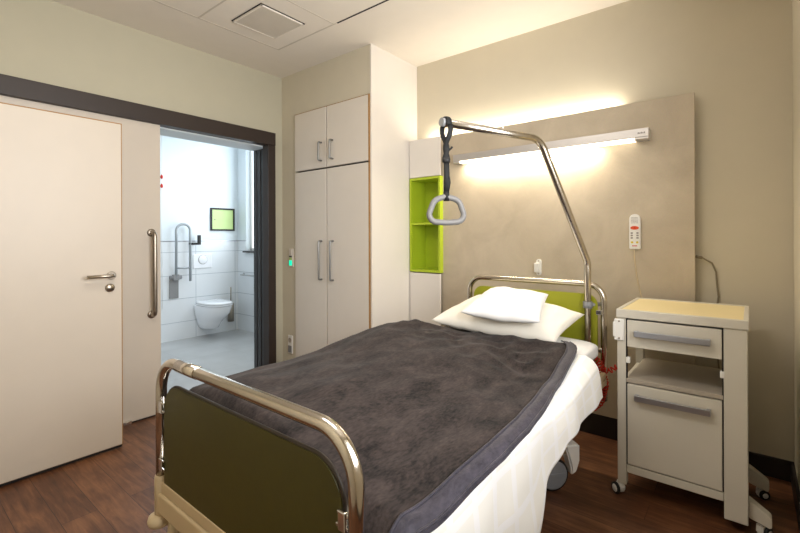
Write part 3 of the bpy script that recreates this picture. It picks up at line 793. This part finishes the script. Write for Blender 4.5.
def xr(y):
    pts = [(-1.2, 0.53), (-0.86, 0.546), (-0.63, 0.551), (-0.49, 0.549), (-0.277, 0.540), (-0.006, 0.510), (0.27, 0.468), (0.55, 0.440), (0.63, 0.425), (0.68, 0.405), (0.705, 0.37), (0.82, 0.33)]
    for (a, za), (c, zc) in zip(pts, pts[1:]):
        if y <= c: return za+(zc-za)*(y-a)/(c-a)
    return pts[-1][1]
def btop(x, y):
    if x <= 0.46: z = top(x, y)
    else:
        q = x-0.46; z = top(0.46, y)-0.15*q-2.6*q*q
    return z
def blanket_pt(u, v, lift=0.014):
    y = -1.038+(0.712+0.20*ss(0.82, 0.60, u)+1.038)*v
    x1 = xr(y)+0.006*nz(y, 3, 5, 8)
    # arc length from the left hem
    Lh = 0.28; tot = Lh+(x1+0.55); s = u*tot
    if s < Lh:
        t = s/Lh; x = -0.585+0.012*math.sin(y*14); z = 0.50+(top(-0.52, y)-0.03-0.50)*t
        if t > 0.75: x += 0.03*((t-0.75)/0.25)**2
    else:
        x = -0.555+(s-Lh)*(x1+0.555)/(x1+0.55); z = btop(max(x, -0.52), y)-0.25*max(0, -0.52-x)
    z += 0.009*ss(-0.1, 0.35, y)*(1-abs(nz(x*1.3+0.5*y, y*1.3-0.6*x, 6, 31))*3.0)*ss(0.40, 0.30, x)
    z += lift+0.006*nz(x, y, 5.5, 11)+0.004*abs(nz(x+y*0.4, y*0.5-x, 8, 12))
    # the mussed folds running from the pillows
    z += 0.011*math.exp(-((x-0.05-0.35*(0.75-y))/0.05)**2)*ss(0.3, 0.5, y)
    z += 0.009*math.exp(-((x+0.18-0.30*(0.7-y))/0.04)**2)*ss(0.2, 0.45, y)
    fd = foot_drop(y)
    z = z-fd*max(0, z-0.60)*0.55
    return Vector((x, y, z))
b = NB(); grid(b, blanket_pt, 120, 150, lambda u, v: (u*1.5, v*2))
o = obj('blanket', b, 'blanket'); o.location = BO; o.rotation_euler = (0, 0, BR); solid(o, 0.010, -1)
tag(o, 'charcoal plush blanket with a satin edge spread over the bed', 'blanket')
BLK = o
def band_pt(u, v, w=0.044):
    y = -1.036+(0.709+1.036)*v
    x = xr(y)+0.006*nz(y, 3, 5, 8)-w+u*(w+0.006)
    z = btop(x, y)+0.014+0.006*nz(x, y, 5.5, 11)+0.004*abs(nz(x+y*0.4, y*0.5-x, 8, 12))+0.007
    z += 0.004*math.sin(u*PI)
    fd = foot_drop(y); z -= fd*max(0, z-0.60)*0.55
    if u > 0.99: z -= 0.012
    return Vector((x, y, z))
b = NB(); grid(b, band_pt, 14, 150, lambda u, v: (u, v))
for w in (0.0, 0.93):
    tube(b, [band_pt(w, k/90)+Vector((0, 0, 0.001)) for k in range(91)], 0.0045, 6)
o = obj('edge_band', b, 'band', BLK); o['label'] = 'smooth satin band along the right edge'

# pillows
def pillow(name, FL, FR, BR_, BL, T, m, seed, puff=0.5):
    """cushion spanned between four corner points"""
    b = NB(); FL, FR, BR_, BL = map(Vector, (FL, FR, BR_, BL))
    nrm_ = ((FR-FL)+(BR_-BL)).cross((BL-FL)+(BR_-FR)).normalized()
    for sgn in (1, -1):
        def f(u, v):
            a = 2*u-1; c = 2*v-1
            k = 1+(0.07 if c < 0 else -0.05)*(1-a*a)*abs(c)**3; k2 = 1-0.05*(1-c*c)*abs(a)**3
            uu = (a*k2+1)/2; vv = (c*k+1)/2
            p = (FL*(1-uu)+FR*uu)*(1-vv)+(BL*(1-uu)+BR_*uu)*vv
            e = max(0, (1-abs(a)**2.4))**puff*max(0, (1-abs(c)**2.4))**puff
            z = sgn*T/2*e
            z += e*(0.016*nz(p.x, p.y, 7, seed)+0.010*nz(p.x*1.5, p.y*0.7, 15, seed+1)+0.007*abs(nz(p.x+p.y, p.y-p.x, 11, seed+3)))
            z += 0.016*nz(p.x, p.y, 5, seed+2)*(1-e)
            return p+nrm_*z
        grid(b, f, 56, 44)
    bmesh.ops.remove_doubles(b, verts=b.verts[:], dist=0.0008)
    return obj(name, b, m)
o = pillow('pillow', (-1.60, 2.29, 0.862), (-0.855, 2.455, 0.790), (-0.775, 2.735, 0.922), (-1.50, 2.745, 0.975), 0.175, 'pillow', 20)
tag(o, 'large cream pillow lying under the small white pillow', 'pillow')
o = pillow('pillow', (-1.345, 2.235, 0.940), (-0.915, 2.380, 0.908), (-0.970, 2.665, 1.035), (-1.305, 2.55, 1.055), 0.125, 'pillow_white', 30)
tag(o, 'small white pillow on top of the large cream pillow', 'pillow')
b = NB(); lo_ = Vector((-1.02, 2.345, 0.920))
box(b, -0.025, 0.025, -0.002, 0.002, -0.008, 0.006); bmesh.ops.transform(b, matrix=Matrix.Translation(lo_) @ Matrix.Rotation(R(19), 4, 'Z'), verts=b.verts[:])
obj('fabric_tag', b, 'plastic_grey', o)

# ------------------------------------------------------------------ trapeze pole over the bed and its hanging grip
P0 = Vector((-0.770, 2.775, 0.50)); P1 = Vector((-0.770, 2.775, 1.235)); P2 = Vector((-0.922, 2.408, 1.945)); P3 = Vector((-1.170, 1.800, 1.957))
t = thing('trapeze_pole', 'bent steel lifting pole rising from the head of the bed', 'lifting pole', P0)
b = NB(); tube(b, fillet([P0, P1, P2, P3], [0.10, 0.12], 12), 0.0205, 18); ch(b, 'pole', 'pole', t)
b = NB(); tube(b, [(-0.770, 2.775, 0.955), (-0.770, 2.775, 0.995)], 0.027, 18); tube(b, [(-0.755, 2.785, 0.975), (-0.705, 2.88, 0.975)], 0.012, 12); ch(b, 'clamp', 'plastic_grey', t)
d = (P3-P2).normalized()
b = NB(); tube(b, [P3, P3+d*0.018], 0.0215, 18); ch(b, 'end_cap', 'plastic_grey', t)
b = NB(); q = P2+(P3-P2)*0.42; tube(b, [q+Vector((0, 0, 0.018)), q+Vector((0, 0, 0.036))], 0.004, 8); ch(b, 'stop_pin', 'chrome_bright', t)

tg = thing('trapeze_grip', 'grey triangular grab handle hanging on a black strap over the bed', 'grab handle', (P3.x, P3.y, 1.5))
fx = Vector((math.cos(YAW), math.sin(YAW), 0)); fx = (Matrix.Rotation(0.12, 3, 'Z') @ fx); nrm = Vector((-fx.y, fx.x, 0))
C0 = Vector((P3.x, P3.y, 0))-d*0.012
def rp(a, z, n=0): return C0+fx*a+nrm*n+Vector((0, 0, z))
b = NB()
ring = fillet([rp(-0.005, 1.592), rp(-0.062, 1.574), rp(-0.101, 1.470), rp(0.0, 1.462), rp(0.101, 1.470), rp(0.062, 1.574), rp(-0.0, 1.592)], [0.05, 0.036, 0.3, 0.036, 0.05], 8)
tube(b, ring[:-1], 0.0145, 12, closed=True, ry=0.0145); 
ch(b, 'grip_ring', 'ring', tg)
b = NB()
side = d.cross(Vector((0, 0, 1))).normalized()
loop = [C0+side*(0.027*math.cos(a))+Vector((0, 0, P3.z+0.027*math.sin(a))) for a in [PI*(-0.20)+k*PI*1.4/14 for k in range(15)]]
tube(b, loop, 0.016, 8, ry=0.004, up=d)
for sgn in (1, -1):
    pts = []
    for k in range(13):
        f_ = k/12; z = P3.z-0.016-f_*0.17
        a = sgn*(0.024*(1-f_)+0.010*math.sin(f_*PI*2.2))
        pts.append(C0+side*a+d*(sgn*0.006*math.sin(f_*PI*2.2+1.0))+Vector((0, 0, z)))
    tube(b, pts, 0.0125, 8, ry=0.0045, up=fx)
tube(b, [rp(0, 1.785), rp(0.002, 1.70), rp(0, 1.60)], 0.0145, 8, ry=0.006, up=fx)
tube(b, [rp(0.008, 1.69), rp(0.012, 1.66), rp(0.004, 1.615)], 0.010, 8, ry=0.006, up=fx)
tube(b, [rp(0.004, 1.815), rp(0.024, 1.83), rp(0.030, 1.838)], 0.005, 8)
ch(b, 'strap', 'black', tg)
b = NB()
tube(b, [rp(0, 1.785), rp(0, 1.760)], 0.020, 8, ry=0.011, up=fx); ch(b, 'buckle', 'rubber', tg)
b = NB(); tube(b, [rp(0, 1.616), rp(0, 1.570)], 0.015, 8, ry=0.017, up=fx); ch(b, 'ring_loop', 'black', tg)

# ------------------------------------------------------------------ red coiled cable at the head of the bed
path = fillet([(-0.740, 2.765, 0.665), (-0.702, 2.775, 0.630), (-0.672, 2.775, 0.510), (-0.700, 2.775, 0.395), (-0.750, 2.78, 0.345)], 0.05, 10)
def resample(P, n):
    Ls = [0]
    for a, c in zip(P, P[1:]): Ls.append(Ls[-1]+(c-a).length)
    out = []
    for k in range(n):
        s = Ls[-1]*k/(n-1); i = 0
        while i < len(P)-2 and Ls[i+1] < s: i += 1
        f_ = (s-Ls[i])/max(1e-9, Ls[i+1]-Ls[i]); out.append(P[i].lerp(P[i+1], min(1, f_)))
    return out
def coil(b, path, turns, rad, wr, n=12):
    P = resample(path, turns*n+1); u = Vector((1, 0.3, 0.2)); pts = []
    for i in range(len(P)):
        t_ = (P[min(i+1, len(P)-1)]-P[max(i-1, 0)]).normalized(); u = (u-t_*u.dot(t_)).normalized(); w = t_.cross(u)
        a = 2*PI*i/n; pts.append(P[i]+u*rad*math.cos(a)+w*rad*math.sin(a))
    tube(b, pts, wr, 6)
b = NB(); coil(b, path, 22, 0.019, 0.0045)
path2 = fillet([Vector((-0.715, 2.765, 0.615)), Vector((-0.650, 2.765, 0.590)), Vector((-0.62, 2.78, 0.62)), Vector((-0.572, 2.78, 0.63))], 0.03, 8)
coil(b, path2, 7, 0.014, 0.0042)
tag(obj('coiled_cable', b, 'red'), 'red coiled cable hanging beside the head of the bed', 'cable')

# ------------------------------------------------------------------ bedside cabinet
CB = Vector((-0.283, 2.835, 0)); CF = 2.56
bc = thing('bedside_cabinet', 'beige rolling bedside cabinet with drawer, open shelf and door', 'bedside cabinet', CB)
CXL, CXR, CYB = -0.560, -0.006, 3.11
b = NB(); box(b, CXL-0.003, CXR+0.003, CF-0.008, CYB, 0.955, 0.992, 0.004)
for (a0, a1, c0, c1) in ((CXL-0.003, CXR+0.003, CF-0.008, CF+0.012), (CXL-0.003, CXR+0.003, CYB-0.02, CYB), (CXL-0.003, CXL+0.017, CF+0.012, CYB-0.02), (CXR-0.017, CXR+0.003, CF+0.012, CYB-0.02)):
    box(b, a0, a1, c0, c1, 0.988, 1.000, 0.003)
o = ch(b, 'tabletop', 'cab', bc)
b = NB(); box(b, CXL+0.017, CXR-0.017, CF+0.012, CYB-0.02, 0.9915, 0.9965, 0.001); shift_mesh(b, -CB); o2 = obj('top_inlay', b, 'cab_top', o); o2['label'] = 'pale yellow top surface'
for y in (CF, CYB-0.06):
    b = NB(); box(b, CXL, CXL+0.044, y, y+0.045, 0.060, 0.954, 0.005); ch(b, 'leg', 'cab', bc)
b = NB(); box(b, -0.098, -0.008, CF, CF+0.50, 0.05, 0.954, 0.004); ch(b, 'side_column', 'cab', bc)
b = NB(); box(b, CXL+0.008, CXL+0.026, CF+0.046, CYB-0.062, 0.16, 0.60); box(b, CXL+0.008, CXL+0.026, CF+0.046, CYB-0.062, 0.80, 0.953); ch(b, 'side_panel', 'cab', bc)
b = NB()
box(b, CXL+0.046, -0.099, CF+0.020, CYB-0.04, 0.616, 0.634, 0.002); box(b, CXL+0.045, -0.099, CF-0.001, CF+0.020, 0.612, 0.634, 0.002)
ch(b, 'open_shelf', 'cab_in', bc)
b = NB(); box(b, CXL+0.046, -0.099, CF+0.020, CYB-0.04, 0.17, 0.185); box(b, CXL+0.046, -0.099, CYB-0.058, CYB-0.042, 0.186, 0.615); ch(b, 'lower_carcass', 'cab_in', bc)
b = NB(); box(b, CXL+0.045, -0.099, CF, CF+0.03, 0.130, 0.172, 0.003); ch(b, 'bottom_rail', 'cab', bc)
b = NB(); box(b, CXL+0.05, -0.104, CF-0.004, CF+0.016, 0.803, 0.946, 0.003); box(b, CXL+0.06, -0.115, CF+0.016, CF+0.44, 0.815, 0.93)
dw = ch(b, 'drawer', 'cab', bc)
b = NB()
for (x) in (-0.463, -0.155): box(b, x-0.009, x+0.009, CF-0.030, CF-0.004, 0.868, 0.895, 0.002)
box(b, -0.472, -0.146, CF-0.040, CF-0.030, 0.866, 0.897, 0.003); shift_mesh(b, -CB); obj('handle', b, 'alu', dw)
b = NB(); box(b, CXL+0.05, -0.104, CF-0.004, CF+0.016, 0.178, 0.606, 0.003)
dr = ch(b, 'door', 'cab', bc)
b = NB()
for (x) in (-0.463, -0.155): box(b, x-0.009, x+0.009, CF-0.030, CF-0.004, 0.533, 0.560, 0.002)
box(b, -0.472, -0.146, CF-0.040, CF-0.030, 0.531, 0.562, 0.003); shift_mesh(b, -CB); obj('handle', b, 'alu', dr)
for x in (CXL+0.044, -0.1035):
    b = NB(); box(b, x, x+0.005, CF+0.001, CF+0.02, 0.175, 0.95); ch(b, 'gap_seal', 'gap', bc)
b = NB(); box(b, CXL-0.012, CXL+0.036, CF-0.012, CF+0.0, 0.832, 0.948, 0.006); box(b, CXL-0.018, CXL-0.004, CF-0.014, CF+0.02, 0.85, 0.93, 0.004)
sc = ch(b, 'towel_clip', 'plastic', bc); sc['label'] = 'white clip plate with two screws'
for z in (0.846, 0.936):
    b = NB(); lathe(b, [(0.005, 0), (0.005, 0.002), (0, 0.003)], (CXL+0.013, CF-0.012, z), (0, -1, 0), 12); shift_mesh(b, -CB); obj('screw', b, 'steel', sc)
for (xq, zq) in ((CXL+0.05, 0.735), (-0.106, 0.735)):
    b = NB(); box(b, xq-0.006, xq+0.012, CF-0.002, CF+0.02, zq-0.02, zq+0.012, 0.003); ch(b, 'catch', 'plastic', bc)
for (y0, y1) in ((CF+0.03, CF+0.085), (CF+0.40, CF+0.455)):
    b = NB(); prism(b, [(-0.007, 0.075), (0.070, 0.052), (0.076, 0.060), (0.076, 0.098), (0.066, 0.108), (-0.007, 0.158)], 'y', y0, y1, 0.003); ch(b, 'foot', 'cab', bc)
def caster(x, y, rad, rot, htop):
    b = NB(); 
    mwc = Matrix.Translation((x, y, 0)) @ Matrix.Rotation(rot, 4, 'Z')
    t_ = NB(); prism(t_, [(-0.022, rad-0.012), (-0.010, rad-0.022), (0.016, rad-0.020), (0.026, rad), (0.026, htop-0.012), (0.014, htop), (-0.020, htop)], 'y', -0.004, 0.026, 0.005)
    join(b, t_, 0, mwc); cyl(b, (x, y, htop-0.004), (x, y, htop+0.012), 0.007)
    shift_mesh(b, -CB); c = obj('caster', b, 'plastic', bc)
    for s in (-1,):
        b = NB(); t_ = NB(); lathe(t_, [(rad-0.008, -0.007), (rad-0.001, -0.006), (rad, 0), (rad-0.001, 0.006), (rad-0.008, 0.007)], (0, s*0.016, rad+0.0005), (0, 1, 0), 24); join(b, t_, 0, mwc)
        shift_mesh(b, -CB); wv_ = obj('wheel', b, 'rubber', c)
        b = NB(); t_ = NB(); lathe(t_, [(rad-0.010, 0), (rad-0.012, 0.002), (0, 0.002)], (0, s*0.0232, rad+0.0005), (0, s, 0), 24); join(b, t_, 0, mwc)
        shift_mesh(b, -CB); obj('hub_cap', b, 'plastic', wv_)
caster(CXL+0.002, CF+0.010, 0.030, R(-40), 0.058)
caster(CXL+0.02, CYB-0.05, 0.030, R(40), 0.058)
caster(0.050, CF+0.058, 0.024, R(60), 0.052)
caster(0.050, CF+0.43, 0.024, R(30), 0.052)

# ------------------------------------------------------------------ bathroom fittings
def loft(b, secs, n=36):
    """secs: list of (z, cx, cy, half length x, half width y, back x); outline is D-shaped towards the wall"""
    rings = []
    for (z, xb, xf, cy, hw, pw) in secs:
        ring_ = []
        for k in range(n):
            a = 2*PI*k/n; ca, sa = math.cos(a), math.sin(a)
            rx = (xf-xb)/2
            x = (xb+xf)/2+rx*abs(ca)**(2/pw)*(1 if ca > 0 else -1) if ca > 0 else (xb+xf)/2-rx*abs(ca)**(2/6.0)
            y = cy+hw*abs(sa)**(2/(pw if ca > 0 else 6.0))*(1 if sa > 0 else -1)
            ring_.append(b.verts.new((x, y, z)))
        rings.append(ring_)
    for A, B in zip(rings, rings[1:]):
        for k in range(n):
            f = b.faces.new((A[k], A[(k+1) % n], B[(k+1) % n], B[k])); f.smooth = True
    b.faces.new(rings[0][::-1]); b.faces.new(rings[-1])
TX, TY = BX+0.006, 3.075
t = thing('toilet', 'white wall-hung toilet with its lid closed', 'toilet', (TX, TY, 0.12))
b = NB()
loft(b, [(0.120, TX, TX+0.24, TY, 0.085, 2.2), (0.135, TX, TX+0.29, TY, 0.105, 2.2), (0.20, TX, TX+0.33, TY, 0.125, 2.2), (0.25, TX, TX+0.38, TY, 0.145, 2.2), (0.30, TX, TX+0.46, TY, 0.165, 2.2),
         (0.36, TX, TX+0.53, TY, 0.180, 2.2), (0.42, TX, TX+0.56, TY, 0.187, 2.2), (0.455, TX, TX+0.565, TY, 0.188, 2.2), (0.462, TX, TX+0.56, TY, 0.184, 2.2)])
ch(b, 'bowl', 'porcelain', t)
b = NB(); loft(b, [(0.465, TX+0.07, TX+0.565, TY, 0.186, 2.3), (0.470, TX+0.065, TX+0.575, TY, 0.192, 2.3), (0.482, TX+0.065, TX+0.575, TY, 0.192, 2.3), (0.485, TX+0.07, TX+0.568, TY, 0.186, 2.3)]); ch(b, 'seat', 'porcelain', t)
b = NB(); loft(b, [(0.487, TX+0.07, TX+0.566, TY, 0.185, 2.3), (0.491, TX+0.065, TX+0.574, TY, 0.191, 2.3), (0.505, TX+0.065, TX+0.572, TY, 0.190, 2.3), (0.515, TX+0.08, TX+0.55, TY, 0.17, 2.3), (0.519, TX+0.14, TX+0.47, TY, 0.11, 2.3)]); ch(b, 'lid', 'porcelain', t)
for s in (-1, 1):
    b = NB(); cyl(b, (TX+0.05, TY+s*0.07-0.02, 0.485), (TX+0.05, TY+s*0.07+0.02, 0.485), 0.013); ch(b, 'hinge', 'chrome_bright', t)

fy = 3.045
t = thing('flush_plate', 'white flush plate with an oval button above the toilet', 'flush plate', (TX, fy, 0.95))
b = NB(); box(b, TX, TX+0.012, fy-0.135, fy+0.135, 0.965, 1.165, 0.004); ch(b, 'plate', 'porcelain', t)
b = NB(); lathe(b, [(0.062, 0), (0.062, 0.004), (0.055, 0.007), (0, 0.008)], (TX+0.012, fy, 1.085), (1, 0, 0), 32); ch(b, 'button', 'porcelain', t)
b = NB(); lathe(b, [(0.066, 0), (0.066, 0.002)], (TX+0.0115, fy, 1.085), (1, 0, 0), 32); ch(b, 'button_ring', 'plastic_grey', t)

ry = 2.66
t = thing('support_rail', 'folded-up steel toilet support rail on the tiled wall', 'grab rail', (TX, ry, 0.6))
b = NB(); box(b, TX, TX+0.018, ry-0.075, ry+0.045, 0.575, 0.865, 0.004); cyl(b, (TX+0.03, ry-0.075, 0.86), (TX+0.03, ry+0.075, 0.86), 0.028); box(b, TX+0.01, TX+0.06, ry-0.04, ry+0.04, 0.82, 0.90, 0.006); ch(b, 'wall_mount', 'plastic_grey', t)
b = NB()
tube(b, fillet([(TX+0.045, ry, 0.86), (TX+0.06, ry, 1.585), (TX+0.06, ry+0.185, 1.585), (TX+0.06, ry+0.185, 0.80)], 0.09, 10), 0.0165, 12)
tube(b, [(TX+0.055, ry, 0.985), (TX+0.06, ry+0.185, 0.985)], 0.012, 10)
ch(b, 'rail_tube', 'railgrey', t)
b = NB(); tube(b, fillet([(TX+0.06, ry+0.17, 1.315), (TX+0.07, ry+0.305, 1.315), (TX+0.07, ry+0.305, 1.40)], 0.01), 0.016, 8); box(b, TX+0.055, TX+0.085, ry+0.285, ry+0.325, 1.30, 1.435, 0.004)
o = ch(b, 'paper_holder', 'rubber', t); o['label'] = 'black paper holder arm'

t = thing('access_hatch', 'pale green access hatch with a black frame above the toilet', 'hatch', (BX, 3.352, 1.48))
hy0, hy1, hz0, hz1 = 3.165, 3.540, 1.500, 1.835
b = NB(); w = 0.024
for (a0, a1, c0, c1) in ((hy0, hy1, hz0, hz0+w), (hy0, hy1, hz1-w, hz1), (hy0, hy0+w, hz0+w, hz1-w), (hy1-w, hy1, hz0+w, hz1-w)): box(b, BX, BX+0.022, a0, a1, c0, c1, 0.003)
ch(b, 'frame', 'rubber', t)
b = NB(); box(b, BX, BX+0.012, hy0+w, hy1-w, hz0+w, hz1-w); ch(b, 'hatch_door', 'pale_green', t)
b = NB(); lathe(b, [(0.009, 0), (0.009, 0.004), (0, 0.005)], (BX+0.012, hy0+0.065, 1.665), (1, 0, 0), 14); ch(b, 'lock', 'steel', t)

t = thing('toilet_brush', 'steel toilet brush holder on the wall right of the toilet', 'toilet brush', (TX, 3.44, 0.15))
b = NB(); cyl(b, (TX+0.06, 3.445, 0.15), (TX+0.06, 3.445, 0.42), 0.045, 20); box(b, TX, TX+0.03, 3.42, 3.47, 0.25, 0.40, 0.003); ch(b, 'holder', 'steel', t)
b = NB(); cyl(b, (TX+0.06, 3.445, 0.42), (TX+0.06, 3.445, 0.66), 0.009, 10); ch(b, 'brush_handle', 'steel', t)

t = thing('towel_rail', 'short chrome towel rail under the bathroom window', 'towel rail', (-5.75, BY-0.006, 0.84))
b = NB(); tube(b, fillet([(-5.92, BY-0.006, 0.845), (-5.92, BY-0.075, 0.845), (-5.48, BY-0.075, 0.845), (-5.48, BY-0.006, 0.845)], 0.03), 0.010, 10)
for x in (-5.92, -5.48): lathe(b, [(0.025, 0), (0.025, 0.006), (0.012, 0.008)], (x, BY-0.006, 0.845), (0, -1, 0), 16)
ch(b, 'rail', 'railgrey', t)

t = thing('pull_cord', 'emergency pull cord with red knobs at the edge of the sliding door', 'pull cord', (-6.06, 2.50, 0.5))
b = NB(); cyl(b, (-6.07, 2.488, 0.45), (-6.07, 2.488, BH), 0.003, 8); ch(b, 'cord', 'plastic', t)
for z in (2.09, 2.21):
    b = NB(); lathe(b, [(0.004, -0.03), (0.016, -0.018), (0.018, 0), (0.010, 0.02), (0.003, 0.03)], (-6.07, 2.488, z), (0, 0, 1), 14); ch(b, 'knob', 'red', t)
